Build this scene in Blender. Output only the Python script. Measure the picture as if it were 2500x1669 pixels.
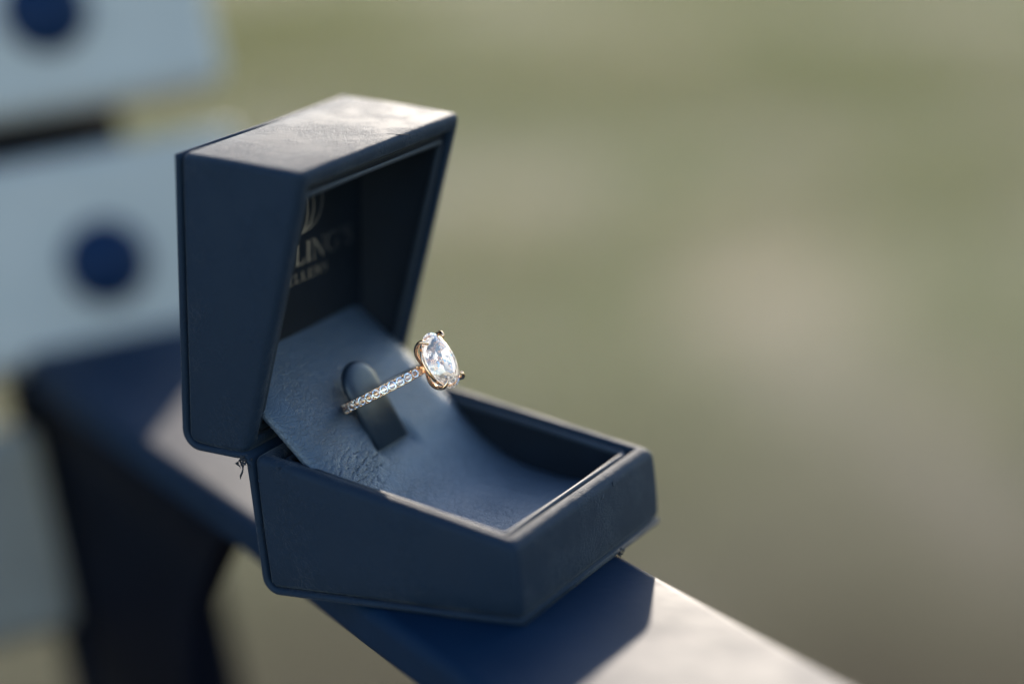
import bpy, bmesh, math, random
import numpy as np
from mathutils import Vector, Matrix, noise

for o in list(bpy.data.objects):
    bpy.data.objects.remove(o)
SC = bpy.context.scene
COL = SC.collection
random.seed(7)
MM = 0.001
ARM_H = 0.660                     # height of the bench arm above the ground


def P(x, y, z):
    """ring-box frame in millimetres -> world metres"""
    return Vector((x * MM, y * MM, z * MM + ARM_H))


# ------------------------------------------------------------ camera
cam_d = bpy.data.cameras.new('camera')
cam = bpy.data.objects.new('camera', cam_d)
COL.objects.link(cam)
SC.camera = cam
R_right = Vector((0.86325636, 0.49566566, -0.09541487))
R_fwd = Vector((-0.50193936, 0.82297104, -0.26603673))
R_up = -Vector((0.05334159, -0.27755038, -0.9592291))
M = Matrix.Identity(4)
for i in range(3):
    M[i][0] = R_right[i]
    M[i][1] = R_up[i]
    M[i][2] = -R_fwd[i]
M.translation = P(249.264, -317.718, 151.422)
cam.matrix_world = M
cam_d.sensor_width = 36.0
cam_d.lens = 84.05
cam_d.clip_start = 0.02
cam_d.clip_end = 3000
cam_d.dof.use_dof = True
cam_d.dof.focus_distance = 0.4225
cam_d.dof.aperture_fstop = 3.4
cam_d.dof.aperture_blades = 0

# ------------------------------------------------------------ sky and sun
SUN_EL = math.radians(15.6)
SUN_ROT = math.atan2(-0.42, 0.907)
w = bpy.data.worlds.new("World")
SC.world = w
w.use_nodes = True
nt = w.node_tree
bg = nt.nodes['Background']
sk = nt.nodes.new('ShaderNodeTexSky')
sk.sky_type = 'NISHITA'
sk.sun_disc = False
sk.sun_elevation = SUN_EL
sk.sun_rotation = SUN_ROT
sk.dust_density = 0.3
sk.ozone_density = 1.5
nt.links.new(sk.outputs[0], bg.inputs[0])
bg.inputs[1].default_value = 0.15
sl = bpy.data.lights.new('sun', 'SUN')
sl.energy = 2.0
sl.angle = math.radians(0.6)
sl.color = (1.0, 0.88, 0.74)
sun = bpy.data.objects.new('sun', sl)
COL.objects.link(sun)
sd = Vector((math.sin(SUN_ROT) * math.cos(SUN_EL), math.cos(SUN_ROT) * math.cos(SUN_EL), math.sin(SUN_EL)))
sun.rotation_euler = sd.to_track_quat('Z', 'Y').to_euler()
sun.location = (0, 0, 5)

SC.view_settings.view_transform = 'Standard'
SC.view_settings.look = 'None'
SC.view_settings.exposure = 1.62
SC.view_settings.gamma = 1.0
SC.cycles.max_bounces = 24
SC.cycles.transmission_bounces = 20
SC.cycles.glossy_bounces = 8
SC.cycles.transparent_max_bounces = 12
SC.cycles.caustics_reflective = False
SC.cycles.caustics_refractive = True
SC.cycles.blur_glossy = 0.2


# ------------------------------------------------------------ materials
def mat(name):
    m = bpy.data.materials.new(name)
    m.use_nodes = True
    t = m.node_tree
    b = t.nodes['Principled BSDF']
    return m, t, b


def N(t, kind, **kw):
    n = t.nodes.new(kind)
    for k, v in kw.items():
        if k.startswith('i_'):
            key = k[2:]
            n.inputs[int(key) if key.isdigit() else key].default_value = v
        else:
            setattr(n, k, v)
    return n


def ramp(t, src, stops):
    r = t.nodes.new('ShaderNodeValToRGB')
    e = r.color_ramp.elements
    while len(e) < len(stops):
        e.new(0.5)
    for i, (p, c) in enumerate(stops):
        e[i].position = p
        e[i].color = (c, c, c, 1) if isinstance(c, (int, float)) else (*c, 1)
    t.links.new(src, r.inputs[0])
    return r.outputs[0]


def math_n(t, op, a, b=None, clamp=False):
    n = t.nodes.new('ShaderNodeMath')
    n.operation = op
    n.use_clamp = clamp
    for i, v in enumerate((a, b)):
        if v is None:
            continue
        if isinstance(v, (int, float)):
            n.inputs[i].default_value = v
        else:
            t.links.new(v, n.inputs[i])
    return n.outputs[0]


def mixc(t, fac, a, b):
    n = t.nodes.new('ShaderNodeMix')
    n.data_type = 'RGBA'
    for idx, v in ((0, fac), (6, a), (7, b)):
        if isinstance(v, (int, float)):
            n.inputs[idx].default_value = v
        elif isinstance(v, tuple):
            n.inputs[idx].default_value = (*v, 1)
        else:
            t.links.new(v, n.inputs[idx])
    return n.outputs[2]


def leather(name, base, rough=0.42, grain=1.0, crack=1.0, cell=1.15, spec=0.5, even=0.12, tone=1.0, soft_a=0.7, sheen=0.0):
    m, t, b = mat(name)
    tc = N(t, 'ShaderNodeTexCoord')
    mp = N(t, 'ShaderNodeMapping')
    mp.inputs['Scale'].default_value = (1000, 1000, 1000)       # millimetres
    t.links.new(tc.outputs['Object'], mp.inputs[0])
    warp = N(t, 'ShaderNodeTexNoise', i_Scale=0.55, i_Detail=3)
    t.links.new(mp.outputs[0], warp.inputs['Vector'])
    va = N(t, 'ShaderNodeVectorMath', operation='MULTIPLY_ADD')
    t.links.new(warp.outputs['Color'], va.inputs[0])
    va.inputs[1].default_value = (2.2, 2.2, 2.2)
    t.links.new(mp.outputs[0], va.inputs[2])
    v1 = N(t, 'ShaderNodeTexVoronoi', feature='DISTANCE_TO_EDGE', i_Scale=cell)
    t.links.new(va.outputs[0], v1.inputs['Vector'])
    v2 = N(t, 'ShaderNodeTexVoronoi', feature='DISTANCE_TO_EDGE', i_Scale=cell * 2.3)
    t.links.new(va.outputs[0], v2.inputs['Vector'])
    big = N(t, 'ShaderNodeTexNoise', i_Scale=0.12, i_Detail=3)
    t.links.new(mp.outputs[0], big.inputs['Vector'])
    mask = ramp(t, big.outputs[0], [(0.40, even), (0.62, 1.0)])
    fine = N(t, 'ShaderNodeTexNoise', i_Scale=2.4, i_Detail=4)
    t.links.new(mp.outputs[0], fine.inputs['Vector'])
    soft = N(t, 'ShaderNodeTexNoise', i_Scale=0.30, i_Detail=2)
    t.links.new(mp.outputs[0], soft.inputs['Vector'])
    c1 = ramp(t, v1.outputs[0], [(0.0, 0.0), (0.12, 1.0)])
    c2 = ramp(t, v2.outputs[0], [(0.0, 0.0), (0.16, 1.0)])
    h = math_n(t, 'MULTIPLY', c1, mask)
    h = math_n(t, 'MULTIPLY', h, 0.55 * crack)
    h2 = math_n(t, 'MULTIPLY', c2, mask)
    h = math_n(t, 'ADD', h, math_n(t, 'MULTIPLY', h2, 0.3 * crack))
    h = math_n(t, 'ADD', h, math_n(t, 'MULTIPLY', fine.outputs[0], 0.30 * grain))
    h = math_n(t, 'ADD', h, math_n(t, 'MULTIPLY', soft.outputs[0], soft_a))
    bp = N(t, 'ShaderNodeBump', i_Strength=0.8, i_Distance=0.00010)
    t.links.new(h, bp.inputs['Height'])
    t.links.new(bp.outputs[0], b.inputs['Normal'])
    dark = tuple(c * (1 - 0.16 * tone) for c in base)
    lite = tuple(min(1, c * (1 + 0.12 * tone)) for c in base)
    col = mixc(t, ramp(t, big.outputs[0], [(0.35, 0.0), (0.65, 1.0)]), dark, lite)
    crk = math_n(t, 'MULTIPLY', math_n(t, 'SUBTRACT', 1.0, c1), math_n(t, 'MULTIPLY', mask, 0.22 * min(2.5, crack)), clamp=True)
    col = mixc(t, crk, col, tuple(c * 0.25 for c in base))
    t.links.new(col, b.inputs['Base Color'])
    rr = math_n(t, 'ADD', math_n(t, 'MULTIPLY', big.outputs[0], 0.12 * tone), rough - 0.06 * tone)
    t.links.new(rr, b.inputs['Roughness'])
    b.inputs['Specular IOR Level'].default_value = spec
    b.inputs['Sheen Weight'].default_value = sheen
    b.inputs['Sheen Roughness'].default_value = 0.32
    return m


NAVY = (0.0006, 0.0100, 0.0265)
M_SHELL = leather('navy_leatherette', NAVY, 0.71, 0.8, 1.5, 1.0, 0.32, tone=0.5, soft_a=0.35, sheen=0.12)
M_LINING = leather('navy_lining', (0.0035, 0.0065, 0.012), 0.62, 0.8, 0.3, 1.3, 0.16)  # same leather, with the shade of the interior put into a darker colour
M_PAD = leather('navy_pad_leather', (0.028, 0.046, 0.074), 0.44, 0.35, 1.5, 0.95, 0.95, 0.55, 0.15, 0.35)
M_PIPE = leather('navy_piping', (0.012, 0.020, 0.033), 0.60, 0.6, 0.3, 1.3, 0.4)
M_TAB = leather('navy_tab_leather', (0.012, 0.020, 0.033), 0.36, 1.0, 0.3, 1.2)

M_FOIL, t_, b_ = mat('silver_foil')
b_.inputs['Metallic'].default_value = 1.0
b_.inputs['Roughness'].default_value = 0.24
nn = N(t_, 'ShaderNodeTexNoise', i_Scale=900.0)
t_.links.new(N(t_, 'ShaderNodeTexCoord').outputs['Object'], nn.inputs['Vector'])
t_.links.new(ramp(t_, nn.outputs[0], [(0.3, (0.62, 0.64, 0.70)), (0.7, (0.88, 0.90, 0.96))]), b_.inputs['Base Color'])

M_THREAD, t_, b_ = mat('frayed_black_fibre')
nn = N(t_, 'ShaderNodeTexNoise', i_Scale=600.0)
t_.links.new(ramp(t_, nn.outputs[0], [(0.3, (0.004, 0.005, 0.009)), (0.7, (0.018, 0.020, 0.028))]), b_.inputs['Base Color'])
b_.inputs['Roughness'].default_value = 0.8

M_GOLD, t_, b_ = mat('rose_gold')
b_.inputs['Metallic'].default_value = 1.0
b_.inputs['Roughness'].default_value = 0.09
nn = N(t_, 'ShaderNodeTexNoise', i_Scale=700.0)
t_.links.new(N(t_, 'ShaderNodeTexCoord').outputs['Object'], nn.inputs['Vector'])
t_.links.new(ramp(t_, nn.outputs[0], [(0.3, (0.90, 0.56, 0.36)), (0.7, (0.97, 0.66, 0.44))]), b_.inputs['Base Color'])


def diamond_mat(name, rough, milk):
    m = bpy.data.materials.new(name)
    m.use_nodes = True
    t = m.node_tree
    b = t.nodes['Principled BSDF']
    b.inputs['Base Color'].default_value = (0.985, 0.99, 1, 1)
    b.inputs['Transmission Weight'].default_value = 1.0
    b.inputs['IOR'].default_value = 2.42
    b.inputs['Roughness'].default_value = rough
    tl0 = N(t, 'ShaderNodeBsdfTranslucent')
    tl0.inputs[0].default_value = (0.97, 0.98, 1, 1)
    df = N(t, 'ShaderNodeBsdfDiffuse')
    df.inputs[0].default_value = (0.97, 0.98, 1, 1)
    tl = N(t, 'ShaderNodeMixShader')
    tl.inputs[0].default_value = 0.15
    t.links.new(tl0.outputs[0], tl.inputs[1])
    t.links.new(df.outputs[0], tl.inputs[2])
    mx = N(t, 'ShaderNodeMixShader')
    mx.inputs[0].default_value = milk
    t.links.new(b.outputs[0], mx.inputs[1])
    t.links.new(tl.outputs[0], mx.inputs[2])
    t.links.new(mx.outputs[0], t.nodes['Material Output'].inputs[0])
    return m


M_DIAMOND = diamond_mat('diamond', 0.0, 0.0)
M_MELEE = diamond_mat('small_diamond_crystal', 0.0, 0.0)
M_GLOW = diamond_mat('diamond_bright_facet', 0.0, 0.75)  # milky white back facets, brightness put into the material
M_GLINT, t_, b_ = mat('diamond_mirror_facet')
b_.inputs['Base Color'].default_value = (0.96, 0.97, 1.0, 1)
b_.inputs['Metallic'].default_value = 1.0
b_.inputs['Roughness'].default_value = 0.08

# bench steel: navy gloss paint
M_PAINT, t_, b_ = mat('navy_bench_paint')
tc = N(t_, 'ShaderNodeTexCoord')
n1 = N(t_, 'ShaderNodeTexNoise', i_Scale=14.0, i_Detail=4)
n2 = N(t_, 'ShaderNodeTexNoise', i_Scale=420.0, i_Detail=2)
n3 = N(t_, 'ShaderNodeTexNoise', i_Scale=70.0, i_Detail=3)
for n_ in (n1, n2, n3):
    t_.links.new(tc.outputs['Object'], n_.inputs['Vector'])
t_.links.new(ramp(t_, n1.outputs[0], [(0.35, (0.0003, 0.0100, 0.028)), (0.65, (0.0006, 0.0140, 0.039))]), b_.inputs['Base Color'])
rr = math_n(t_, 'ADD', math_n(t_, 'MULTIPLY', n3.outputs[0], 0.12), 0.53)
t_.links.new(rr, b_.inputs['Roughness'])
hh = math_n(t_, 'ADD', math_n(t_, 'MULTIPLY', n2.outputs[0], 0.4), n3.outputs[0])
bp = N(t_, 'ShaderNodeBump', i_Strength=0.5, i_Distance=0.0003)
t_.links.new(hh, bp.inputs['Height'])
t_.links.new(bp.outputs[0], b_.inputs['Normal'])
b_.inputs['Specular IOR Level'].default_value = 0.15

M_STEEL, t_, b_ = mat('navy_steel_shaded')  # frame paint with the dark surroundings it would reflect put into its colour
nn = N(t_, 'ShaderNodeTexNoise', i_Scale=30.0, i_Detail=4)
t_.links.new(N(t_, 'ShaderNodeTexCoord').outputs['Object'], nn.inputs['Vector'])
t_.links.new(ramp(t_, nn.outputs[0], [(0.35, (0.0010, 0.0018, 0.0055)), (0.65, (0.0020, 0.0032, 0.0085))]), b_.inputs['Base Color'])
b_.inputs['Roughness'].default_value = 0.62
b_.inputs['Specular IOR Level'].default_value = 0.05

M_BOLT, t_, b_ = mat('navy_bolt_plastic')
nn = N(t_, 'ShaderNodeTexNoise', i_Scale=200.0)
t_.links.new(ramp(t_, nn.outputs[0], [(0.3, (0.0005, 0.011, 0.040)), (0.7, (0.0008, 0.015, 0.054))]), b_.inputs['Base Color'])
b_.inputs['Roughness'].default_value = 0.55
b_.inputs['Specular IOR Level'].default_value = 0.15

M_SLAT, t_, b_ = mat('pale_grey_slat_paint')
tc = N(t_, 'ShaderNodeTexCoord')
mp = N(t_, 'ShaderNodeMapping')
mp.inputs['Scale'].default_value = (6, 90, 90)
t_.links.new(tc.outputs['Object'], mp.inputs[0])
nn = N(t_, 'ShaderNodeTexNoise', i_Scale=1.0, i_Detail=5)
t_.links.new(mp.outputs[0], nn.inputs['Vector'])
n1 = N(t_, 'ShaderNodeTexNoise', i_Scale=22.0, i_Detail=3)
t_.links.new(tc.outputs['Object'], n1.inputs['Vector'])
c_ = mixc(t_, n1.outputs[0], (0.335, 0.315, 0.29), (0.425, 0.40, 0.37))
c_ = mixc(t_, ramp(t_, nn.outputs[0], [(0.30, 0.25), (0.5, 0.0)]), c_, (0.30, 0.31, 0.29))
t_.links.new(c_, b_.inputs['Base Color'])
b_.inputs['Roughness'].default_value = 0.5
bp = N(t_, 'ShaderNodeBump', i_Strength=0.3, i_Distance=0.0004)
t_.links.new(nn.outputs[0], bp.inputs['Height'])
t_.links.new(bp.outputs[0], b_.inputs['Normal'])

# ground: worn turf with bare dry patches
M_GROUND, t_, b_ = mat('worn_turf')
tc = N(t_, 'ShaderNodeTexCoord')
g1 = N(t_, 'ShaderNodeTexNoise', i_Scale=2.3, i_Detail=2, i_Roughness=0.5)
g2 = N(t_, 'ShaderNodeTexNoise', i_Scale=7.0, i_Detail=5)
g3 = N(t_, 'ShaderNodeTexNoise', i_Scale=60.0, i_Detail=5)
g4 = N(t_, 'ShaderNodeTexNoise', i_Scale=0.5, i_Detail=2)
gm = N(t_, 'ShaderNodeMapping')          # worn patches stretched along the view direction to offset foreshortening
gm.vector_type = 'TEXTURE'
gm.inputs['Rotation'].default_value = (0, 0, math.radians(31))
gm.inputs['Scale'].default_value = (1.0, 3.0, 1.0)
gm.inputs['Location'].default_value = (0.35, 0.2, 0.0)
t_.links.new(tc.outputs['Object'], gm.inputs[0])
for n_ in (g1, g4):
    t_.links.new(gm.outputs[0], n_.inputs['Vector'])
for n_ in (g2, g3):
    t_.links.new(tc.outputs['Object'], n_.inputs['Vector'])
c_ = mixc(t_, ramp(t_, g2.outputs[0], [(0.35, 0.0), (0.65, 1.0)]), (0.185, 0.168, 0.066), (0.26, 0.23, 0.112))
c_ = mixc(t_, ramp(t_, g1.outputs[0], [(0.44, 0.0), (0.62, 0.70)]), c_, (0.42, 0.305, 0.215))
for (px_, py_, sx_, sy_, st_) in ((-1.12, 2.62, 0.30, 0.70, 0.95), (-0.62, 2.1, 0.13, 0.3, 0.25), (-2.15, 4.3, 0.45, 1.2, 0.8), (-1.7, 2.9, 0.25, 0.6, 0.5)):
    pm = N(t_, 'ShaderNodeMapping', vector_type='TEXTURE')
    pm.inputs['Location'].default_value = (px_, py_, 0)
    pm.inputs['Rotation'].default_value = (0, 0, math.radians(31))
    pm.inputs['Scale'].default_value = (sx_, sy_, 1)
    t_.links.new(tc.outputs['Object'], pm.inputs[0])
    pl_ = N(t_, 'ShaderNodeVectorMath', operation='LENGTH')
    t_.links.new(pm.outputs[0], pl_.inputs[0])
    e_ = math_n(t_, 'ADD', pl_.outputs['Value'], math_n(t_, 'MULTIPLY', g2.outputs[0], 0.6))
    c_ = mixc(t_, ramp(t_, e_, [(0.45, st_), (1.0, 0.0)]), c_, (0.54, 0.385, 0.240))
c_ = mixc(t_, ramp(t_, g3.outputs[0], [(0.3, 0.35), (0.6, 0.0)]), c_, (0.050, 0.045, 0.028))
c_ = mixc(t_, ramp(t_, g4.outputs[0], [(0.35, 0.0), (0.65, 0.35)]), c_, (0.15, 0.16, 0.06))
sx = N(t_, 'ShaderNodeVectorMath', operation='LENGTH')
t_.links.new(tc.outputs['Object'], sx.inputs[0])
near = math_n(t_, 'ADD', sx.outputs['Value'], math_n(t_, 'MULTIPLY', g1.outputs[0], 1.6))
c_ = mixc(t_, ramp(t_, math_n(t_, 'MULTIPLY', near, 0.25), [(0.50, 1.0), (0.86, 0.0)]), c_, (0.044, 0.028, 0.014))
t_.links.new(c_, b_.inputs['Base Color'])
b_.inputs['Roughness'].default_value = 0.95
b_.inputs['Specular IOR Level'].default_value = 0.1
bp = N(t_, 'ShaderNodeBump', i_Strength=0.6, i_Distance=0.02)
t_.links.new(g3.outputs[0], bp.inputs['Height'])
t_.links.new(bp.outputs[0], b_.inputs['Normal'])

M_GRASS, t_, b_ = mat('grass_blade')
oi_ = N(t_, 'ShaderNodeTexCoord')
g1 = N(t_, 'ShaderNodeTexNoise', i_Scale=2.2, i_Detail=3)
g2 = N(t_, 'ShaderNodeTexNoise', i_Scale=40.0, i_Detail=2)
for n_ in (g1, g2):
    t_.links.new(oi_.outputs['Object'], n_.inputs['Vector'])
c_ = mixc(t_, ramp(t_, g1.outputs[0], [(0.4, 0.0), (0.6, 1.0)]), (0.20, 0.205, 0.070), (0.275, 0.25, 0.12))
c_ = mixc(t_, ramp(t_, g2.outputs[0], [(0.5, 0.0), (0.62, 0.8)]), c_, (0.34, 0.28, 0.175))
t_.links.new(c_, b_.inputs['Base Color'])
b_.inputs['Roughness'].default_value = 0.6
b_.inputs['Specular IOR Level'].default_value = 0.2
tr = N(t_, 'ShaderNodeBsdfTranslucent')
t_.links.new(c_, tr.inputs[0])
ms = N(t_, 'ShaderNodeMixShader')
ms.inputs[0].default_value = 0.35
t_.links.new(b_.outputs[0], ms.inputs[1])
t_.links.new(tr.outputs[0], ms.inputs[2])
t_.links.new(ms.outputs[0], t_.nodes['Material Output'].inputs[0])


# ------------------------------------------------------------ object helpers
def thing(name, label, cat, loc, group=None):
    o = bpy.data.objects.new(name, None)
    COL.objects.link(o)
    o.location = loc
    o.empty_display_size = 0.01
    o['label'] = label
    o['category'] = cat
    if group:
        o['group'] = group
    o['_org'] = list(loc)
    return o


def world_loc(o):
    v = Vector(o.location)
    while o.parent:
        o = o.parent
        v += Vector(o.location)
    return v


def part(name, verts, faces, m, parent, bevel=0.0, seg=3, smooth=True, subsurf=0, label=None, kind=None, ang=30):
    """verts in world metres; the object's origin stays on its parent"""
    org = world_loc(parent) if parent else Vector((0, 0, 0))
    me = bpy.data.meshes.new(name)
    me.from_pydata([tuple(Vector(v) - org) for v in verts], [], faces)
    me.update()
    bm = bmesh.new()
    bm.from_mesh(me)
    bmesh.ops.recalc_face_normals(bm, faces=bm.faces)
    bm.to_mesh(me)
    bm.free()
    me.materials.append(m)
    o = bpy.data.objects.new(name, me)
    COL.objects.link(o)
    if parent:
        o.parent = parent
    if smooth:
        for p in me.polygons:
            p.use_smooth = True
    if bevel:
        md = o.modifiers.new('bevel', 'BEVEL')
        md.width = bevel * MM
        md.segments = seg
        md.limit_method = 'ANGLE'
        md.angle_limit = math.radians(ang)
        md.harden_normals = True
    if subsurf:
        md = o.modifiers.new('sub', 'SUBSURF')
        md.levels = md.render_levels = subsurf
    if label:
        o['label'] = label
    if kind:
        o['kind'] = kind
    return o


def loops_mesh(loops, closed=False, cap_start=True, cap_end=True):
    """join equal-length rings of points into a skin"""
    verts = [v for l in loops for v in l]
    n = len(loops[0])
    faces = []
    k = len(loops)
    for i in range(k if closed else k - 1):
        j = (i + 1) % k
        for a in range(n):
            b = (a + 1) % n
            faces.append((i * n + a, i * n + b, j * n + b, j * n + a))
    if not closed:
        if cap_start:
            faces.append(tuple(range(n)))
        if cap_end:
            faces.append(tuple((k - 1) * n + a for a in range(n)))
    return verts, faces


def extrude_y(prof, y0, y1, f=P):
    """prof: list of (x, z)"""
    return loops_mesh([[f(x, y0, z) for x, z in prof], [f(x, y1, z) for x, z in prof]])


def tube(path, rad, n=10, close=False):
    pts = [Vector(p) for p in path]
    k = len(pts)
    loops = []
    up = None
    for i in range(k):
        if close:
            tdir = (pts[(i + 1) % k] - pts[i - 1]).normalized()
        else:
            tdir = (pts[min(i + 1, k - 1)] - pts[max(i - 1, 0)]).normalized()
        if up is None:
            up = tdir.orthogonal().normalized()
        up = (up - tdir * up.dot(tdir)).normalized()
        sd_ = tdir.cross(up)
        r = rad[i] if isinstance(rad, (list, tuple)) else rad
        loops.append([pts[i] + (up * math.cos(a) + sd_ * math.sin(a)) * r for a in [2 * math.pi * q / n for q in range(n)]])
    return loops_mesh(loops, closed=close)


def merge(*vf):
    V, F = [], []
    for v, f in vf:
        o = len(V)
        V += list(v)
        F += [tuple(i + o for i in q) for q in f]
    return V, F


# ============================================================ GROUND
def ground():
    me = bpy.data.meshes.new('ground')
    S_ = 900.0
    # fine grid near the bench, coarse to the horizon, gentle unevenness
    xs = sorted(set([-S_, -300, -100, -40, -20] + [i * 0.25 for i in range(-48, 33)] + [20, 40, 100, 300, S_]))
    ys = sorted(set([-S_, -300, -100, -40, -12] + [i * 0.25 for i in range(-16, 65)] + [20, 40, 100, 300, S_]))
    V = []
    for y in ys:
        for x in xs:
            d = math.hypot(x, y)
            z = 0.025 * noise.noise(Vector((x * 0.6, y * 0.6, 0))) * max(0, 1 - d / 25)
            V.append((x, y, z - 0.012))
    n = len(xs)
    F = [(j * n + i, j * n + i + 1, (j + 1) * n + i + 1, (j + 1) * n + i) for j in range(len(ys) - 1) for i in range(n - 1)]
    me.from_pydata(V, [], F)
    me.materials.append(M_GROUND)
    for p in me.polygons:
        p.use_smooth = True
    o = bpy.data.objects.new('ground', me)
    COL.objects.link(o)
    o['kind'] = 'structure'
    o['label'] = 'blurred olive turf with tan bare patches behind the bench'


ground()


def grass():
    rng = np.random.default_rng(3)
    n = 150000
    # a wedge of lawn in front of the lens and to both sides of it
    cx, cy = 0.249, -0.318
    ang0 = math.atan2(0.823, -0.502)
    r = np.sqrt(rng.uniform(0.5 ** 2, 7.5 ** 2, n))
    a = ang0 + rng.uniform(-0.48, 0.48, n)
    x = cx + r * np.cos(a)
    y = cy + r * np.sin(a)
    keep = np.array([noise.noise(Vector((px * 1.1, py * 1.1, 4.0))) for px, py in zip(x, y)]) > rng.uniform(-0.55, 0.30, n)
    keep &= np.hypot(x, y) > rng.uniform(1.7, 3.8, n)          # the turf is worn bare around the bench
    x, y = x[keep], y[keep]
    n = len(x)
    h = rng.uniform(0.012, 0.038, n)
    wd = rng.uniform(0.0016, 0.0032, n)
    th = rng.uniform(0, 2 * np.pi, n)
    ln = rng.uniform(0.0, 1.1, n) * h
    la = rng.uniform(0, 2 * np.pi, n)
    V = np.zeros((n, 3, 3))
    V[:, 0] = np.c_[x - wd * np.cos(th), y - wd * np.sin(th), np.full(n, -0.02)]
    V[:, 1] = np.c_[x + wd * np.cos(th), y + wd * np.sin(th), np.full(n, -0.02)]
    V[:, 2] = np.c_[x + ln * np.cos(la), y + ln * np.sin(la), h]
    me = bpy.data.meshes.new('grass')
    me.vertices.add(n * 3)
    me.vertices.foreach_set('co', V.reshape(-1))
    me.loops.add(n * 3)
    me.loops.foreach_set('vertex_index', np.arange(n * 3, dtype=np.int32))
    me.polygons.add(n)
    me.polygons.foreach_set('loop_start', np.arange(0, n * 3, 3, dtype=np.int32))
    me.update(calc_edges=True)
    me.materials.append(M_GRASS)
    o = bpy.data.objects.new('grass', me)
    COL.objects.link(o)
    o['kind'] = 'stuff'
    o['label'] = 'short dry olive grass out of focus behind the ring box'
    o['category'] = 'grass'


grass()

# ============================================================ BENCH
A = math.radians(-33.2)
ax, ay = math.cos(A), math.sin(A)
REC = math.radians(15)
TOP = -1.4


def Bn(s, n, z):
    """bench frame: s along the arm to its front, n across towards the outside"""
    return P(s * ax - n * ay, s * ay + n * ax, z)


def Bk(n, u, d):
    """back-rest frame: n across, u up the slope, d behind the slat faces"""
    s = -205.0 - u * math.sin(REC) - d * math.cos(REC)
    z = u * math.cos(REC) - d * math.sin(REC)
    return Bn(s, n, z)


def box8(f, a0, a1, b0, b1, c0, c1):
    return loops_mesh([[f(a0, b0, c0), f(a0, b1, c0), f(a0, b1, c1), f(a0, b0, c1)],
                       [f(a1, b0, c0), f(a1, b1, c0), f(a1, b1, c1), f(a1, b0, c1)]])


GZ = -ARM_H * 1000
bench = thing('park_bench', 'navy steel bench with pale grey back slats and domed blue bolts under the ring box', 'bench',
              Bn(-150, 20, GZ))


def side_frame(n_off, mirror=1):
    def F(s, n, z):
        return Bn(s, n_off + mirror * n, z)
    # arm: a flat bar, its front end curving down
    sec = []
    prof = []
    L = [(-203, 0), (-150, 0), (-60, 0), (40, 0), (140, 0), (200, -1)]
    for k in range(1, 8):
        th = math.radians(12 * k)
        L.append((200 + 60 * math.sin(th), -1 - 60 * (1 - math.cos(th))))
    L.append((262.5, -80))
    L.append((262.5, GZ + 250))
    up_, lo_ = [], []
    for i, (s, z) in enumerate(L):
        a_ = L[max(0, i - 1)]
        b_2 = L[min(len(L) - 1, i + 1)]
        dx, dz = b_2[0] - a_[0], b_2[1] - a_[1]
        q = math.hypot(dx, dz)
        nx, nz = dz / q, -dx / q
        up_.append((s, z + TOP))
        lo_.append((s + nx * 9.2, z + TOP + nz * 9.2))
    rings = []
    for (s, z), (s2, z2) in zip(up_, lo_):
        rings.append([F(s, 11, z), F(s, 59, z), F(s2, 59, z2), F(s2, 11, z2)])
    v, f = loops_mesh(rings)
    arm = part('arm', v, f, M_PAINT, bench, bevel=2.6, seg=4)
    # side plate under the arm: wide web with flared shoulders
    left = [(-203, -10.7), (-197, -14), (-189, -21), (-185, -32), (-187, -60), (-190, -100), (-196, -200), (-204, GZ)]
    right = [(-58, -10.7), (-66, -14), (-78, -24), (-92, -37), (-100, -50), (-106, -66), (-110, -85), (-114, -140), (-122, -300), (-140, GZ)]
    poly = left + right[::-1]
    v, f = loops_mesh([[F(s, 13, z) for s, z in poly], [F(s, 19, z) for s, z in poly]])
    part('side_plate', v, f, M_STEEL, bench, bevel=1.5, seg=2)
    # upright behind the slats
    def K(n, u, d):
        return Bk(n_off + mirror * n, u, d)
    v, f = box8(K, 13, 59, -260, 190, 28.4, 38)
    part('upright', v, f, M_STEEL, bench, bevel=2, seg=2)


side_frame(0)
side_frame(-1250 + 70, -1)


def slat(u0, u1, n_left, n_right, bolt_ns, bolt_u, m=M_SLAT):
    v, f = box8(Bk, n_left, n_right, u0, u1, 0, 28)
    # the slat mesh gets an origin of its own so that its wood grain runs along it
    s = part('slat', v, f, m, bench, bevel=4.5, seg=4)
    for bn in bolt_ns:
        rings = []
        for rr_, dd in ((11.2, 0.2), (11.2, -1.2), (10.9, -2.0), (9.4, -3.9), (6.6, -5.4), (3.3, -6.2), (0.4, -6.4)):
            rings.append([Bk(bn + rr_ * math.cos(q), bolt_u + rr_ * math.sin(q), dd) for q in [2 * math.pi * i / 28 for i in range(28)]])
        v, f = loops_mesh(rings)
        b = part('bolt', v, f, M_BOLT, bench)
        b.parent = s
        b.matrix_parent_inverse = Matrix.Identity(4)


slat(57.5, 112, -1240, 82, (36.5, -1217), 83.5)
slat(-6.6, 46.7, -1240, 82, (38.0, -1217), 16.9)
M_SLAT2 = M_SLAT.copy()  # lower slat takes the slat paint in a darker tone
M_SLAT2.name = 'darker_slat_paint'
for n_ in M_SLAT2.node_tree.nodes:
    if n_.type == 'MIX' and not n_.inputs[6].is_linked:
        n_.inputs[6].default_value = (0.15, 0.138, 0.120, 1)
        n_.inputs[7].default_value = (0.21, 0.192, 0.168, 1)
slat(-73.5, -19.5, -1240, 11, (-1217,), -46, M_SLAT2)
slat(123, 176, -1240, 82, (36.5, -1217), 150)
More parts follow.
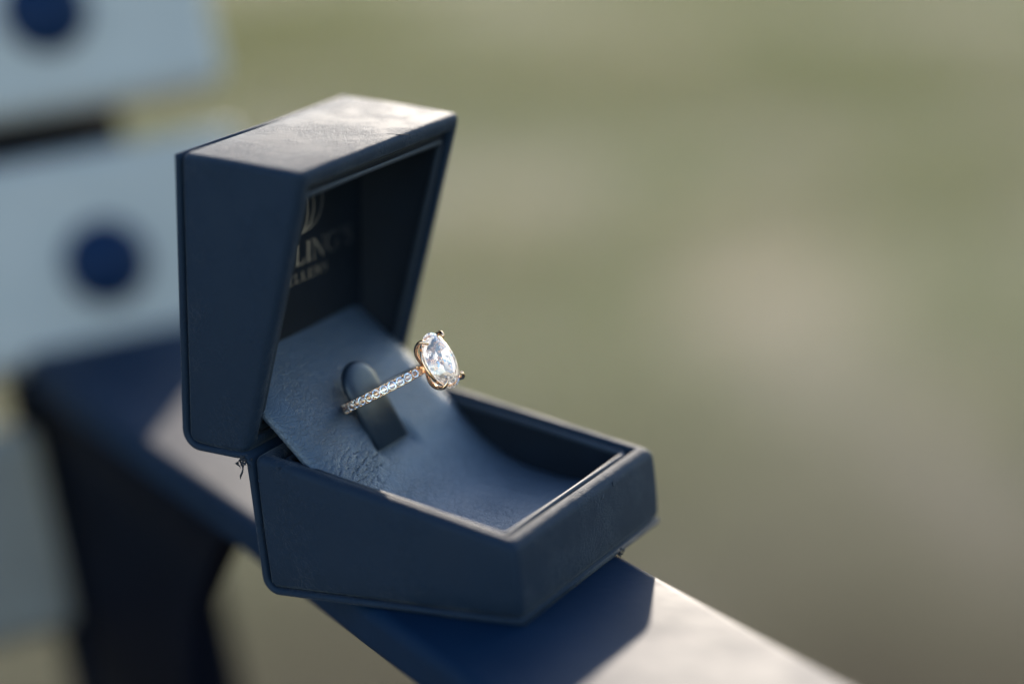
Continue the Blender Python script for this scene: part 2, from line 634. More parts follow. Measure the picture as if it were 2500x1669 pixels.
# seat boards, below and to the left of the frame
for k in range(4):
    s0 = -165 + k * 96
    v, f = box8(Bn, s0, s0 + 84, -1185, -6, -262, -234)
    part('seat_board', v, f, M_SLAT, bench, bevel=4.5, seg=3)
v, f = box8(Bn, -190, 262, 12, 24, -300, -262.4)
part('seat_rail', v, f, M_PAINT, bench, bevel=2)
v, f = box8(Bn, -190, 262, -1204, -1192, -300, -262.4)
part('seat_rail', v, f, M_PAINT, bench, bevel=2)

# ============================================================ RING BOX
boxr = thing('ring_box', 'open navy leatherette ring box with cracked grain standing on the bench arm', 'ring box', P(27, 26, TOP))
W_ = 52.0


def rrect(x0, x1, y0, y1, r, zf, n=4):
    pts = []
    for (cx_, cy_, a0) in ((x1 - r, y1 - r, 0), (x0 + r, y1 - r, 90), (x0 + r, y0 + r, 180), (x1 - r, y0 + r, 270)):
        for i in range(n + 1):
            a = math.radians(a0 + 90 * i / n)
            x, y = cx_ + r * math.cos(a), cy_ + r * math.sin(a)
            pts.append((x, y, zf(x, y)))
    return pts


# base frame = box frame ; lid frame: (p along the hinge->front rim direction, y, q depth away from the rim)
RIM_Z = lambda x: 24.9 - (24.9 - 13.1) * x / 52.15


def wall_shell(f, L, rimz, depth0, wo, wi, r_in, rnd=0.9):
    pass


def shell_rings(x0, x1, y0, y1, zrim, zbot, t_out, t_side, f, rad=1.6, floor=2.0):
    """padded wall: rounded outer corner edges and a soft rolled rim"""
    rings = []
    R0 = 1.35

    def ring(inset, zf, r):
        return [f(*p) for p in rrect(x0 + inset, x1 - inset, y0 + inset, y1 - inset, max(0.15, r), zf, 4)]

    # bottom cap edge -> outside -> rim -> inside
    rings.append(ring(1.0, lambda x, y: zbot(x), R0 - 0.5))
    rings.append(ring(0.35, lambda x, y: zbot(x) + 0.25, R0))
    rings.append(ring(0.0, lambda x, y: zbot(x) + 0.9, R0))
    for k in (0.25, 0.5, 0.75):
        rings.append(ring(0.0 - 0.12 * math.sin(math.pi * k), lambda x, y, k=k: (zbot(x) + 0.9) * (1 - k) + (zrim(x) - rad) * k, R0))
    rings.append(ring(0.0, lambda x, y: zrim(x) - rad, R0))
    for k in range(1, 6):
        a = math.radians(90 * k / 5)
        rings.append(ring(rad * (1 - math.cos(a)), lambda x, y, a=a: zrim(x) - rad + rad * math.sin(a), R0))
    ti = t_side
    rr_ = 0.7
    for k in range(0, 5):
        a = math.radians(90 * k / 4)
        rings.append(ring(ti - rr_ + rr_ * math.sin(a), lambda x, y, a=a: zrim(x) - rr_ + rr_ * math.cos(a), 0.3))
    rings.append(ring(ti, lambda x, y: zbot(x) + floor, 0.3))
    return loops_mesh(rings)


v, f = shell_rings(0, 52.15, 0, W_, RIM_Z, lambda x: 0.0, 3, 2.9, P)
base = part('base', v, f, M_SHELL, boxr)


def liner_rings(x0, x1, y0, y1, zrim, zbot, t_x0, t_x1, t_side, f):
    rings = []

    def ring(ix0, ix1, iy, zf, r):
        return [f(*p) for p in rrect(x0 + ix0, x1 - ix1, y0 + iy, y1 - iy, r, zf, 3)]
    g = 3.25
    rings.append(ring(g, g, g, lambda x, y: zbot(x), 0.4))
    rings.append(ring(g, g, g, lambda x, y: zrim(x) - 0.5, 0.4))
    for k in range(1, 5):
        a = math.radians(90 * k / 4)
        d = 0.45 * (1 - math.cos(a))
        rings.append(ring(g + d, g + d, g + d, lambda x, y, a=a: zrim(x) - 0.5 + 0.45 * math.sin(a), 0.4))
    for k in range(1, 5):
        a = math.radians(90 * k / 4)
        e = -0.45 + 0.45 * math.sin(a)
        rings.append(ring(t_x0 + e, t_x1 + e, t_side + e, lambda x, y, a=a: zrim(x) - 0.5 + 0.45 * math.cos(a), 0.4))
    rings.append(ring(t_x0, t_x1, t_side, lambda x, y: zbot(x) + 1.0, 0.4))
    return loops_mesh(rings)


v, f = liner_rings(0, 52.15, 0, W_, lambda x: RIM_Z(x) - 0.9, lambda x: 2.1, 4.6, 5.0, 4.5, P)
lin = part('lining', v, f, M_LINING, boxr)
lin.parent = base


def piping(x0, x1, y0, y1, i0, i1, iy, zf, f, par):
    rp = rrect(x0 + i0, x1 - i1, y0 + iy, y1 - iy, 1.0, zf, 5)
    pts_ = []
    for i_, a_ in enumerate(rp):
        b_2 = rp[(i_ + 1) % len(rp)]
        n_ = max(1, int((Vector(b_2) - Vector(a_)).length / 3))
        for k_ in range(n_):
            pts_.append(f(*(Vector(a_).lerp(Vector(b_2), k_ / n_))))
    v_, f_ = tube(pts_, 0.62 * MM, 10, close=True)
    o_ = part('piping', v_, f_, M_PIPE, boxr)
    o_.parent = par


piping(0, 52.15, 0, W_, 4.15, 4.35, 4.0, lambda x, y: RIM_Z(x) - 1.25, P, base)

# ---- lid
G0 = Vector((-1.3, 25.1))
F0 = Vector((18.06, 74.74))
E0 = Vector((-6.89, 78.93))
H0 = Vector((-13.84, 26.27))
HE = (E0 - H0).normalized()
NL = Vector((HE.y, -HE.x))          # from the outer back of the lid towards its opening
LEN_L = (E0 - H0).length


def Lf(p, y, q):
    """lid frame: p up along the outer back, q out from the back towards the opening"""
    v2 = H0 + HE * p + NL * q
    return P(v2.x, y, v2.y)


qG = (G0 - H0).dot(NL)
qF = (F0 - H0).dot(NL)
LID_RIM = lambda p: qG + (qF - qG) * p / LEN_L
v, f = shell_rings(0, LEN_L, 0, W_, LID_RIM, lambda p: 0.0, 3, 2.9, lambda p, y, q: Lf(p, y, q), floor=2.0)
lid = part('lid', v, f, M_SHELL, boxr)
v, f = liner_rings(0, LEN_L, 0, W_, lambda p: LID_RIM(p) - 0.9, lambda p: 2.1 + 0.0 * p, 3.7, 5.6, 4.3,
                   lambda p, y, q: Lf(p, y, q))
lin = part('lining', v, f, M_LINING, boxr)
lin.parent = lid
piping(0, LEN_L, 0, W_, 3.9, 4.9, 4.0, lambda x, y: LID_RIM(x) - 1.25, Lf, lid)
# padded back panel inside the lid that carries the foil print
PAN = 6.0
v, f = box8(lambda p, y, q: Lf(p, y, q), 3.9, LEN_L - 5.8, 4.5, W_ - 4.5, 3.2, PAN)
pan = part('inner_panel', v, f, M_LINING, boxr, bevel=0.35, seg=2)
pan.parent = lid

# ---- one sheet wrapped round the bottom, the back, the hinge and the lid top
Hc = H0
path = [(51.95, -0.7)]
path += [(40, -0.7), (20, -0.7), (6, -0.7)]
for k in range(0, 9):
    a = math.radians(270 - 90 * k / 8)
    path.append((2.1 + 2.8 * math.cos(a), 2.1 + 2.8 * math.sin(a)))
path += [(-0.75, 12), (-0.8, 20), (-0.9, 23.2)]
GH = (H0 - G0).normalized()
nd = Vector((-GH.y, GH.x))
if nd.y > 0:
    nd = -nd
g1_ = G0 + nd * 0.7
path += [(-1.6, 24.6), tuple(g1_ + GH * 2.2), tuple(g1_ + GH * 6.0)]
h1_ = H0 + nd * 0.7
cH = H0 - GH * 2.4 + HE * 2.4
a0 = math.atan2(nd.y, nd.x)
no = -NL
a1 = math.atan2(no.y, no.x)
while a1 > a0:
    a1 -= 2 * math.pi
if a0 - a1 > math.pi:
    a1 += 2 * math.pi
for k in range(0, 9):
    a = a0 + (a1 - a0) * k / 8
    path.append((cH.x + 3.1 * math.cos(a), cH.y + 3.1 * math.sin(a)))
for p in (12, 24, 36, 48, LEN_L - 1.5, LEN_L - 0.35):
    q = H0 + HE * p - NL * 0.7
    path.append((q.x, q.y))
rings = []
th_ = 0.62
for i, (x, z) in enumerate(path):
    a_, b_2 = Vector(path[max(0, i - 1)]), Vector(path[min(len(path) - 1, i + 1)])
    d = (b_2 - a_).normalized()
    nx, nz = -d.y, d.x
    y0, y1 = (0.25, W_ - 0.25) if i else (0.7, W_ - 0.7)
    ring = []
    for (sy, yy) in ((1, y0), (-1, y1)):
        ks = range(0, 5)
        for k in ks:
            a = math.radians(180 * k / 4)
            # half-round edge
            off_n = th_ * math.cos(a) * sy
            off_y = -th_ * math.sin(a) * sy
            ring.append(P(x + nx * off_n, yy + off_y, z + nz * off_n))
    rings.append(ring)
v, f = loops_mesh(rings)
part('wrap_cover', v, f, M_SHELL, boxr)

# ---- bent pad that fills the base and rises into the lid
prof_pts = [(-8.6, 41.1), (-7.4, 40.0), (-3.0, 35.9), (3.3, 30.3), (8.4, 24.9), (12.2, 21.0), (15.6, 17.2), (19.8, 13.4), (24.6, 10.6), (29.7, 8.9), (35, 7.9), (42, 7.2), (47.4, 6.9)]


def catmull(pts, n):
    out = []
    for i in range(len(pts) - 1):
        p0 = Vector(pts[max(0, i - 1)])
        p1 = Vector(pts[i])
        p2 = Vector(pts[i + 1])
        p3 = Vector(pts[min(len(pts) - 1, i + 2)])
        for k in range(n):
            t = k / n
            out.append(0.5 * ((2 * p1) + (p2 - p0) * t + (2 * p0 - 5 * p1 + 4 * p2 - p3) * t * t + (3 * p1 - p0 - 3 * p2 + p3) * t ** 3))
    out.append(Vector(pts[-1]))
    return out


pp = catmull(prof_pts, 26)
NY = 190
Yp0, Yp1 = 4.0, 48.0


def pad_disp(s_len, x, y):
    """creases fanning out from the foot of the tab towards the near wall"""
    d = 0.0
    # distance from the tab foot
    fx, fy = x - 12.6, y - 21.0
    m_ = math.exp(-((x - 13.2 - 0.10 * (20 - y)) / 3.4) ** 2) * max(0.0, min(1.0, (20.5 - y) / 3.0))
    w1 = noise.noise(Vector((x * 1.3 + 0.28 * y, y * 0.16, 3.1)))
    w2 = noise.noise(Vector((x * 2.4 + 0.45 * y, y * 0.40, 9.7)))
    d -= m_ * (0.17 * (1 - min(1, abs(w1) * 7)) + 0.12 * (1 - min(1, abs(w2) * 5)))
    d += m_ * 0.12 * noise.noise(Vector((x * 0.5, y * 0.3, 1)))
    d += 0.10 * noise.noise(Vector((x * 0.09, y * 0.09, 5)))
    # seam dip where the tab goes in
    dd = math.hypot((x - 12.8) / 1.6, max(0, abs(y - 25) - 4.6) / 1.3)
    d -= 0.95 * math.exp(-dd * dd)
    return d


rows = []
acc = 0
for i, p in enumerate(pp):
    a_, b_2 = pp[max(0, i - 1)], pp[min(len(pp) - 1, i + 1)]
    t2 = (b_2 - a_).normalized()
    nrm = Vector((-t2.y, t2.x))
    if nrm.y < 0:
        nrm = -nrm
    row = []
    for j in range(NY + 1):
        y = Yp0 + (Yp1 - Yp0) * j / NY
        e = min(y - Yp0, Yp1 - y)
        rol = -1.9 * (1 - math.sqrt(max(0, 1 - (max(0, 5.2 - e) / 5.2) ** 2))) if e < 5.2 else 0
        dd = pad_disp(0, p.x, y) if i > 4 else 0.0
        q = p + nrm * (rol + dd)
        row.append(P(q.x, y, q.y))
    rows.append(row)
V = [q for r_ in rows for q in r_]
nrow = NY + 1
Fp = [(i * nrow + j, i * nrow + j + 1, (i + 1) * nrow + j + 1, (i + 1) * nrow + j) for i in range(len(rows) - 1) for j in range(NY)]
pad = part('cushion', V, Fp, M_PAD, boxr)
md = pad.modifiers.new('thick', 'SOLIDIFY')
md.thickness = 1.3 * MM
md.offset = 0.0
if pad.data.polygons[0].normal.z < 0:
    md.offset = 0.0

# ---- ring tab: a leather tongue rising out of the crease
tilt = math.radians(25.5)
T = Vector((-math.sin(tilt), 0, math.cos(tilt)))
E2 = Vector((math.cos(tilt), 0, math.sin(tilt)))
foot = Vector((11.9, 25.0, 21.3))
out2 = []
hw, hl = 4.85, 15.0
out2.append((-hw, -1.5))
out2.append((hw, -1.5))
for i in range(0, 17):
    a = math.radians(180 * i / 16)
    out2.append((hw * math.cos(a), hl - hw + hw * math.sin(a)))
rings = []
for off, ins in ((-0.9, 0.6), (-0.7, 0.15), (-0.4, 0.0), (0.0, 0.0), (0.35, 0.12), (0.65, 0.45), (0.87, 0.95), (1.0, 1.6), (1.06, 2.4)):
    ring = []
    for (yy, tt) in out2:
        ctr = Vector((0, hl - hw))
        v2 = Vector((yy, tt)) - ctr
        if tt > hl - hw:
            v2 = v2 * (1 - ins / hw)
            yy2, tt2 = v2.x, v2.y + ctr.y
        else:
            yy2, tt2 = yy * (1 - ins / hw), tt
        bend = 0.012 * max(0, 4 - tt2) ** 2        # curls forward at its foot
        q = foot + T * tt2 + Vector((0, yy2, 0)) + E2 * (off + bend)
        ring.append(P(*q))
    rings.append(ring)
v, f = loops_mesh(rings)
part('ring_tab', v, f, M_TAB, boxr, label='rounded dark leather tab standing up through the ring')

# ---- foil lettering on the inner panel (y to the right, u up the panel)


def stroke2d(pts, wd):
    """flat ribbon polygon from a polyline with a width per point, as quads"""
    V2, F2 = [], []
    n = len(pts)
    for i, (x, y) in enumerate(pts):
        a_, b_2 = Vector(pts[max(0, i - 1)]), Vector(pts[min(n - 1, i + 1)])
        d = (b_2 - a_)
        d = d.normalized() if d.length else Vector((1, 0))
        wv = (wd[i] if isinstance(wd, (list, tuple)) else wd) / 2
        V2.append((x - d.y * wv, y + d.x * wv))
        V2.append((x + d.y * wv, y - d.x * wv))
        if i:
            F2.append((2 * i - 2, 2 * i - 1, 2 * i + 1, 2 * i))
    return V2, F2


def arc(cx_, cy_, rx, ry, a0, a1, n=12):
    return [(cx_ + rx * math.cos(math.radians(a0 + (a1 - a0) * i / n)), cy_ + ry * math.sin(math.radians(a0 + (a1 - a0) * i / n))) for i in range(n + 1)]


def glyph(ch):
    """strokes in a 1-high cap cell: list of (points, width), advance"""
    K, k = 0.17, 0.06
    sf = lambda x, y, h=0.13: ([(x - h, y), (x + h, y)], 0.05)
    if ch == 'L':
        return [([(0.18, 0), (0.18, 1)], K), ([(0.05, 0.03), (0.62, 0.03)], k), ([(0.62, 0), (0.62, 0.26)], 0.06), sf(0.18, .98)], 0.74
    if ch == 'I':
        return [([(0.2, 0), (0.2, 1)], K), sf(0.2, .98, .17), sf(0.2, .02, .17)], 0.42
    if ch == 'N':
        return [([(0.14, 0), (0.14, 1)], k), ([(0.14, 1), (0.80, 0)], K), ([(0.80, 0), (0.80, 1)], k), sf(0.14, .02), sf(0.80, .98), sf(0.1, .98, .1)], 0.96
    if ch == 'G':
        return [(arc(0.5, 0.5, 0.4, 0.48, 48, 325, 20), [0.06, .06, .07, .08, .1, .12, .14, .16, .17, .17, .17, .17, .16, .14, .12, .1, .08, .07, .06, .06, .06]),
                ([(0.80, 0.04), (0.80, 0.42)], K), sf(0.80, .42), ([(0.80, 0.70), (0.80, 0.92)], k)], 1.02
    if ch == "'":
        return [([(0.12, 1.0), (0.09, 0.68)], [0.15, 0.04])], 0.26
    if ch == 'S':
        a_ = arc(0.32, 0.74, 0.22, 0.23, 30, 250, 10) + arc(0.32, 0.27, 0.24, 0.25, 70, -150, 10)
        return [(a_, [0.06, .06, .07, .08, .1, .12, .13, .14, .16, .17, .17, .17, .17, .16, .14, .13, .12, .1, .08, .07, .06, .06]),
                ([(0.53, 0.74), (0.53, 0.95)], .05), ([(0.09, 0.05), (0.09, 0.27)], .05)], 0.64
    if ch == 'E':
        return [([(0.16, 0), (0.16, 1)], K), ([(0.04, 0.03), (0.58, 0.03)], k), ([(0.04, 0.97), (0.55, 0.97)], k), ([(0.2, 0.52), (0.45, 0.52)], k),
                ([(0.58, 0), (0.58, 0.24)], .05), ([(0.55, 1), (0.55, 0.78)], .05)], 0.70
    if ch == 'R':
        return [([(0.16, 0), (0.16, 1)], K), ([(0.04, .97), (0.35, .97)] + arc(0.35, 0.745, 0.22, 0.225, 90, -90, 8) + [(0.2, 0.52)],
                [.06, .06, .06, .08, .1, .13, .16, .13, .1, .08, .06, .06]), ([(0.35, 0.52), (0.72, 0.02)], 0.15), sf(0.16, .02)], 0.78
    if ch == 'J':
        return [([(0.3, 1), (0.3, 0.2)] + arc(0.14, 0.2, 0.16, 0.2, 0, -120, 5), [K, K, K, .14, .1, .08, .06, .05]), sf(0.3, .98)], 0.46
    if ch == 'W':
        return [([(0.06, 1), (0.34, 0)], K), ([(0.34, 0), (0.60, 1)], k), ([(0.54, 1), (0.82, 0)], K), ([(0.82, 0), (1.08, 1)], k), sf(0.06, .98), sf(1.08, .98)], 1.16
    return [], 0.4


def emit2d(polys, q=PAN):
    """(y, u) polygons -> thin raised foil"""
    VV, FF = [], []
    for V2, F2 in polys:
        o0 = len(VV)
        nn_ = len(V2)
        VV += [Lf(u + 0.0, y, q + 0.05) for (y, u) in V2]
        VV += [Lf(u + 0.0, y, q - 0.05) for (y, u) in V2]
        FF += [tuple(o0 + i for i in q_) for q_ in F2]
        FF += [tuple(o0 + nn_ + i for i in reversed(q_)) for q_ in F2]
        # side walls along the ribbon
        for i in range(0, nn_ - 2, 2):
            FF.append((o0 + i, o0 + i + 2, o0 + nn_ + i + 2, o0 + nn_ + i))
            FF.append((o0 + i + 1, o0 + i + 3, o0 + nn_ + i + 3, o0 + nn_ + i + 1))
    return VV, FF


def word(txt, y0, y1, u0, cap):
    gl = [glyph(c) for c in txt]
    tot = sum(g[1] for g in gl)
    sx = (y1 - y0) / tot
    polys = []
    x = 0
    for st, adv in gl:
        for pts, wd in st:
            wd2 = [w_ * cap for w_ in wd] if isinstance(wd, list) else wd * cap
            polys.append(stroke2d([(y0 + (x + px) * sx, u0 + py * cap) for px, py in pts], wd2))
        x += adv
    return polys


up0 = 0.0
v, f = emit2d(word("LING'S", 24.9, 44.2, 27.1, 3.9))
o = part('lettering', v, f, M_FOIL, boxr, smooth=False, label="silver foil capitals LING'S on the inside of the lid")
o.parent = pan
v, f = emit2d(word("JEWELLERS", 15.6, 35.6, 23.9, 1.75))
o = part('lettering', v, f, M_FOIL, boxr, smooth=False, label="small silver foil capitals JEWELLERS below the larger line")
o.parent = pan
sails = []
for (b0, c0_, t0) in (((27.6, 33.6), (30.2, 35.2), (28.5, 40.2)), ((27.5, 33.3), (33.2, 34.4), (30.2, 41.8)), ((26.9, 33.0), (37.2, 33.6), (32.6, 43.0))):
    pts, ws = [], []
    for i in range(21):
        t = i / 20
        pts.append(tuple((1 - t) ** 2 * b0[q] + 2 * t * (1 - t) * c0_[q] + t * t * t0[q] for q in (0, 1)))
        ws.append(0.14 + 0.32 * math.sin(math.pi * min(1, t * 0.92 + 0.08)) ** 0.8)
    sails.append(stroke2d(pts, ws))
v, f = emit2d(sails)
o = part('emblem', v, f, M_FOIL, boxr, smooth=False, label='three silver curved sail strokes above the lettering')
o.parent = pan

# ---- frayed fabric at the hinge corner and loose fibres
rs = random.Random(5)
tubes = []
for k in range(18):
    st = Vector((-1.8 + rs.uniform(-1.3, 1.3), -0.5 + rs.uniform(-0.4, 0.9), 24.3 + rs.uniform(-1.3, 0.6)))
    d = Vector((rs.uniform(-1, .9), rs.uniform(-1, .3), rs.uniform(-1.2, .5))).normalized()
    pts = [st]
    for i in range(4):
        d = (d + Vector((rs.uniform(-.6, .6), rs.uniform(-.6, .4), rs.uniform(-.7, .4)))).normalized()
        pts.append(pts[-1] + d * rs.uniform(0.15, 0.36))
    tubes.append(tube([P(*p) for p in pts], [0.20 * MM, 0.22 * MM, 0.16 * MM, 0.09 * MM, 0.03 * MM], 5))
pts = [(-1.9, -0.8, 23.4), (-1.7, -1.0, 22.5), (-1.9, -1.1, 21.9), (-2.3, -1.1, 21.3), (-2.5, -1.1, 20.6)]
tubes.append(tube([P(*p) for p in pts], [0.16 * MM, 0.14 * MM, 0.18 * MM, 0.2 * MM, 0.05 * MM], 5))
v, f = merge(*tubes)
part('frayed_edge', v, f, M_THREAD, boxr, label='torn black threads where the hinge has split')
tubes = []
for k in range(8):
    st = Vector((44 + rs.uniform(-1.2, 1.2), 0, -0.4))
    st = Vector((52.6 + rs.uniform(-.3, .2), 35.5 + rs.uniform(-1.6, 1.6), -0.5 + rs.uniform(-.6, .2)))
    d = Vector((rs.uniform(.1, 1), rs.uniform(-.7, .4), rs.uniform(-.5, .5))).normalized()
    pts = [st]
    for i in range(3):
        d = (d + Vector((rs.uniform(-.4, .4), rs.uniform(-.5, .5), rs.uniform(-.4, .3)))).normalized()
        pts.append(pts[-1] + d * rs.uniform(0.12, 0.4))
    tubes.append(tube([P(*p) for p in pts], [0.2 * MM, 0.17 * MM, 0.1 * MM, 0.03 * MM], 5))
v, f = merge(*tubes)
part('frayed_edge', v, f, M_THREAD, boxr, label='small fray on the bottom front edge')
# nicks in the leather: shallow dark dents on lid top and on the base front
SCUFFS = [('lid', 20.0, 30.5, 14.5, 1.6, 0.28), ('lid', 0, 17.5, 8.5, 2.1, 0.16), ('lid', 0, 19.0, 15.5, 0.55, 0.22), ('lid', 0, 33.5, 19.0, 0.75, 0.28),
          ('lid', 0, 21.0, 4.0, 0.9, 0.2)]


def nick(f3, c, l, wdt, ang):
    n_ = 10
    ring = []
    for i in range(n_):
        a = 2 * math.pi * i / n_
        rr_ = 1 + 0.25 * math.sin(3 * a + c[0])
        ex, ey = l * math.cos(a) * rr_, wdt * math.sin(a) * rr_
        ring.append((c[0] + ex * math.cos(ang) - ey * math.sin(ang), c[1] + ex * math.sin(ang) + ey * math.cos(ang)))
    lo = [f3(x, y, -0.1) for x, y in ring]
    hi = [f3(c[0] + (x - c[0]) * .8, c[1] + (y - c[1]) * .8, 0.035) for x, y in ring]
    return loops_mesh([lo, hi])


top_f = lambda y, q, h: Lf(LEN_L + h, y, q)
nk = [nick(top_f, (23.6, 3.0), 1.0, 0.22, 0.35), nick(top_f, (25.4, 3.7), 0.7, 0.16, 0.5),
      nick(top_f, (19.0, 10.8), 0.75, 0.55, 0.3), nick(top_f, (19.7, 9.2), 0.55, 0.2, 0.2), nick(top_f, (17.0, 12.8), 2.6, 0.07, 1.0), nick(top_f, (14.5, 8.0), 2.4, 0.06, 1.3),
      nick(top_f, (30.4, 20.8), 0.8, 0.6, 0.0), nick(top_f, (29.4, 18.2), 2.4, 0.10, 1.3), nick(top_f, (31.6, 24.0), 2.6, 0.10, 1.1)]
v, f = merge(*nk)
o = part('scuff_mark', v, f, M_THREAD, boxr, smooth=False, label='small dark nicks in the top of the lid')
o.parent = lid
fr_f = lambda y, z, h: P(52.15 + h, y, z)
nk = [nick(fr_f, (30.8, 11.0), 0.85, 0.42, 0.35), nick(fr_f, (35.2, 11.9), 0.25, 0.6, 0.3)]
v, f = merge(*nk)
o = part('scuff_mark', v, f, M_SHELL, boxr, label='two small dents near the top of the base front')
o.parent = base
sd_f = lambda x, z, h: P(x, -h, z)
nk = [nick(sd_f, (9.8, 15.0), 0.9, 0.25, 0.9), nick(sd_f, (11.6, 12.2), 1.1, 0.16, 0.2), nick(sd_f, (5.2, 22.9), 0.45, 0.35, 0), nick(sd_f, (0.9, 20.0), .5, .4, 0)]
v, f = merge(*nk)
o = part('scuff_mark', v, f, M_SHELL, boxr, label='small dents in the near side of the base')
o.parent = base

# ============================================================ RING
rot = math.radians(6)
h_ = (E2 * math.cos(rot) - Vector((0, 1, 0)) * math.sin(rot)).normalized()
s_ = T.cross(h_).normalized()          # sideways in the plane of the band
RO = 9.6
STONE = Vector((25.9, 23.8, 36.8))
HC = 3.9
CEN = STONE - h_ * (RO + HC)
ring_o = thing('engagement_ring', 'rose gold ring with large oval diamond and pave band standing on the leather tab', 'ring', P(*(CEN - T * 0)))


def Rg(a, r, t):
    """ring frame: angle from the head, radius, offset along the finger axis"""
    q = CEN + (h_ * math.cos(a) + s_ * math.sin(a)) * r + T * t
    return P(*q)


rings = []
NB = 120
for i in range(NB):
    a = 2 * math.pi * i / NB
    dg = min(i, NB - i) * 360 / NB
    taper = 1.0 - 0.22 * max(0, 1 - dg / 28)
    hwid = 0.93 * taper
    th1 = 1.55
    ring = []
    for (rr_, tt) in ((RO - th1, -0.55), (RO - th1 + 0.18, -0.85), (RO - 0.55, -1.0), (RO - 0.22, -0.98), (RO - 0.10, -0.86),
                      (RO - 0.25, -0.7), (RO - 0.25, 0.7), (RO - 0.10, 0.86), (RO - 0.22, 0.98), (RO - 0.55, 1.0), (RO - th1 + 0.18, 0.85), (RO - th1, 0.55)):
        if dg > 152:      # plain round shank at the back
            rr_ = RO - 0.2 if abs(tt) < 0.6 and rr_ > RO - 1 else rr_
        ring.append(Rg(a, rr_, tt * hwid))
    rings.append(ring)
v, f = loops_mesh(rings, closed=True)
part('band', v, f, M_GOLD, ring_o)


def hull_obj(name, pts, m, parent, origin):
    bm = bmesh.new()
    for p in pts:
        bm.verts.new(Vector(p) - origin)
    bmesh.ops.convex_hull(bm, input=bm.verts)
    bmesh.ops.dissolve_limit(bm, angle_limit=math.radians(0.6), verts=bm.verts, edges=bm.edges)
    me = bpy.data.meshes.new(name)
    bm.to_mesh(me)
    bm.free()
    me.materials.append(m)
    o = bpy.data.objects.new(name, me)
    COL.objects.link(o)
    o.parent = parent
    return o


def brilliant(rx, ry, crown, pav, girdle=0.12, n=8, lift=0.0, table=0.56):
    """oval brilliant in local x (short), y (long), z (up) millimetres"""
    P3 = []
    for i in range(n):
        a = 2 * math.pi * (i + 0.5) / n
        P3.append((rx * table * math.cos(a), ry * table * math.sin(a), crown))
    for i in range(n):
        a = 2 * math.pi * i / n
        # star/kite junction
        k = 0.5 * (table + 1) + 0.035
        P3.append((rx * k * math.cos(a), ry * k * math.sin(a), crown * 0.56))
    for i in range(2 * n):
        a = 2 * math.pi * (i + 0.5 * 0) / (2 * n)
        P3.append((rx * math.cos(a), ry * math.sin(a), girdle / 2))
        P3.append((rx * math.cos(a), ry * math.sin(a), -girdle / 2))
        a2 = 2 * math.pi * (i + 0.5) / (2 * n)
        P3.append((rx * 0.994 * math.cos(a2), ry * 0.994 * math.sin(a2), girdle / 2))
        P3.append((rx * 0.994 * math.cos(a2), ry * 0.994 * math.sin(a2), -girdle / 2))
    if n > 8:
        for (k, dz, m_, ph) in ((0.80, 0.33, 2 * n, 0.5), (0.58, 0.60, n, 0.0), (0.36, 0.80, n, 0.5), (0.17, 0.93, n // 2, 0.25)):
            for i in range(m_):
                a = 2 * math.pi * (i + ph) / m_
                P3.append((rx * k * math.cos(a), ry * k * math.sin(a), -pav * dz))
    else:
        for i in range(n):
            a = 2 * math.pi * (i + 0.5) / n
            P3.append((rx * 0.42 * math.cos(a), ry * 0.42 * math.sin(a), -pav * 0.61))
            a = 2 * math.pi * i / n
            P3.append((rx * 0.22 * math.cos(a), ry * 0.22 * math.sin(a), -pav * 0.80))
    for sgn in (-1, 1):
        P3.append((0, sgn * (ry - rx) * 0.25, -pav))
    return P3


def facets(me, clear, zdir, rng, w3):
    """sparkle put into back facets as random mirror and milky materials; the crown stays clear"""
    me.materials.clear()
    for m_ in (clear, M_GLINT, M_GLOW):
        me.materials.append(m_)
    for p in me.polygons:
        if p.normal.dot(zdir) < -0.12:
            q = rng.random()
            p.material_index = 1 if q < w3[0] else 2 if q < w3[0] + w3[1] else 0


def stone_pts(base_pts, c, ex, ey, ez):
    return [P(*(c + ex * x + ey * y + ez * z)) for x, y, z in base_pts]


SRX, SRY = 3.75, 5.35
bp_ = brilliant(SRX, SRY, 1.25, 3.2, n=12)
c0 = P(*CEN)
big = hull_obj('oval_diamond', stone_pts(bp_, STONE, s_, T, h_), M_DIAMOND, ring_o, c0)
facets(big.data, M_DIAMOND, h_, random.Random(11), (0.34, 0.58))

# pave stones down both shoulders
mel = brilliant(0.80, 0.80, 0.28, 0.62, 0.06, n=8, table=0.50)
first = None
step = 1.60 / RO
for side in (-1, 1):
    for k in range(14):
        a = side * (math.radians(17.5) + step * k)
        # s_ points away from the camera or towards it; both shoulders carry stones
        er = h_ * math.cos(a) + s_ * math.sin(a)
        et = (-h_ * math.sin(a) + s_ * math.cos(a))
        c = CEN + er * (RO + 0.10)
        if first is None:
            bm = bmesh.new()
            for x, y, z in mel:
                bm.verts.new(Vector((x, y, z)) * MM)
            bmesh.ops.convex_hull(bm, input=bm.verts)
            bmesh.ops.dissolve_limit(bm, angle_limit=math.radians(0.6), verts=bm.verts, edges=bm.edges)
            me = bpy.data.meshes.new('small_diamond')
            bm.to_mesh(me)
            bm.free()
            me.materials.append(M_MELEE)
            first = me
            facets(me, M_MELEE, Vector((0, 0, 1)), random.Random(4), (0.72, 0.18))
        o = bpy.data.objects.new('small_diamond', first)
        COL.objects.link(o)
        o.parent = ring_o
        sc = 0.90 if k < 1 else 1.0
        mtx = Matrix((et * sc, T * sc, er * sc)).transposed().to_4x4()
        mtx.translation = (c - CEN) * MM
        mtx = mtx @ Matrix.Rotation(k * 0.7, 4, 'Z')
        o.matrix_local = mtx
# beads of metal between the pave stones
vf = []


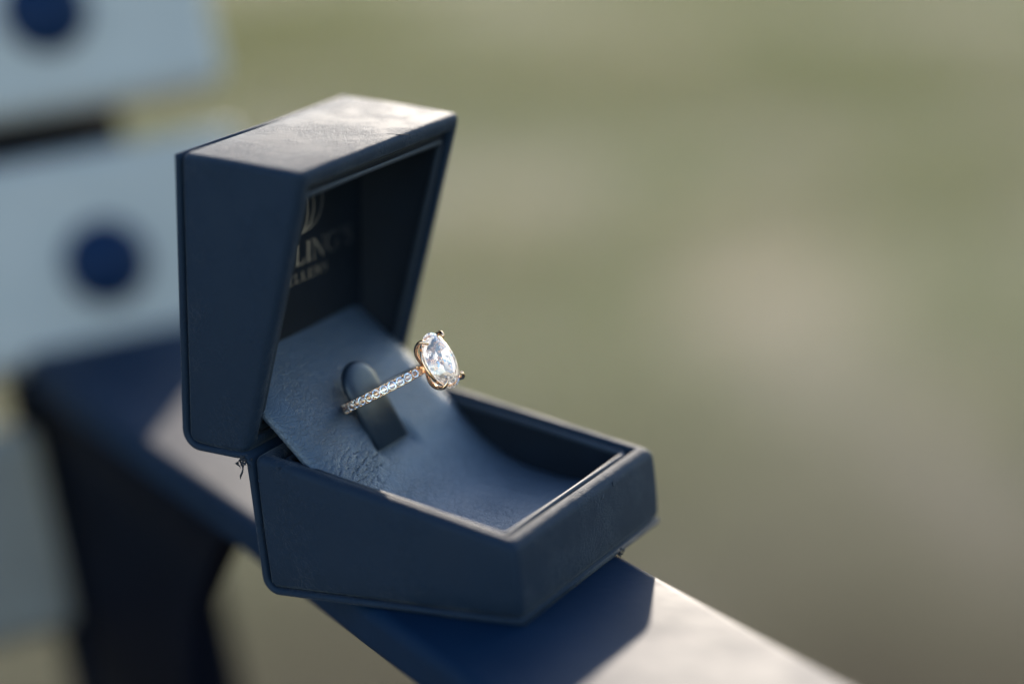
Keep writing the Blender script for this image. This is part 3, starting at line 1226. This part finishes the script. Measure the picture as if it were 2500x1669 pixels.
def bead(c, r):
    V2 = []
    rr_ = []
    n_ = 6
    rings = []
    for k in range(1, 4):
        ph = math.pi * k / 4
        rings.append([c + Vector((math.sin(ph) * math.cos(2 * math.pi * i / n_), math.sin(ph) * math.sin(2 * math.pi * i / n_), math.cos(ph))) * r for i in range(n_)])
    return loops_mesh(rings)


for side in (-1, 1):
    for k in range(15):
        a = side * (math.radians(17.5) + step * (k - 0.5))
        for tt in (-0.70, 0.70):
            vf.append(bead(Rg(a, RO + 0.10, tt), 0.24 * MM))
v, f = merge(*vf)
part('bead_setting', v, f, M_GOLD, ring_o)

# head: four claws curving out of a common root, and a rail under the stone
for sa, ta in ((-1, 1), (-1, -1), (1, 1), (1, -1)):
    ang = math.radians(48)
    gy = sa * SRX * math.cos(ang)
    gt = ta * SRY * math.sin(ang)
    d2 = Vector((gy, gt)).normalized()
    path = []
    rad = []
    for i in range(15):
        t = i / 14
        if t < 0.82:
            q = t / 0.82
            out = 0.16 + 1.0 * math.sin(q * math.pi / 2) ** 0.85
            hz = -HC + 0.2 + (HC + 0.25) * (1 - math.cos(q * math.pi / 2)) ** 0.92
            yy, tt = gy * out * 0.93, gt * out * 0.93
            yy += d2.x * 0.25 * q
            tt += d2.y * 0.25 * q
        else:
            q = (t - 0.82) / 0.18
            yy = gy * (1.08 - 0.20 * q) + d2.x * 0.25 * (1 - q)
            tt = gt * (1.08 - 0.20 * q) + d2.y * 0.25 * (1 - q)
            hz = 0.45 + 0.62 * math.sin(q * math.pi / 2)
        path.append(P(*(STONE + s_ * yy + T * tt + h_ * hz)))
        rad.append((0.44 - 0.10 * t if t < 0.9 else 0.31) * MM)
    rad[-1] = 0.22 * MM
    v, f = tube(path, rad, 10)
    part('claw', v, f, M_GOLD, ring_o)
# rail: oval loop hugging the pavilion
path = []
for i in range(48):
    a = 2 * math.pi * i / 48
    path.append(P(*(STONE + s_ * (SRX * 0.80 * math.cos(a)) + T * (SRY * 0.80 * math.sin(a)) + h_ * (-1.25))))
v, f = tube(path, 0.30 * MM, 8, close=True)
part('gallery_rail', v, f, M_GOLD, ring_o)
# root of the head where the claws meet the band
rings = []
for hz, rx_, ry_ in ((-HC - 0.9, 0.8, 0.75), (-HC - 0.2, 0.75, 0.75), (-HC + 0.5, 0.85, 1.0), (-HC + 1.0, 0.7, 0.9)):
    rings.append([P(*(STONE + s_ * rx_ * math.cos(q) + T * ry_ * math.sin(q) + h_ * hz)) for q in [2 * math.pi * i / 12 for i in range(12)]])
v, f = loops_mesh(rings)
part('head_root', v, f, M_GOLD, ring_o)

for o in list(bpy.data.objects):
    if '_org' in o:
        del o['_org']
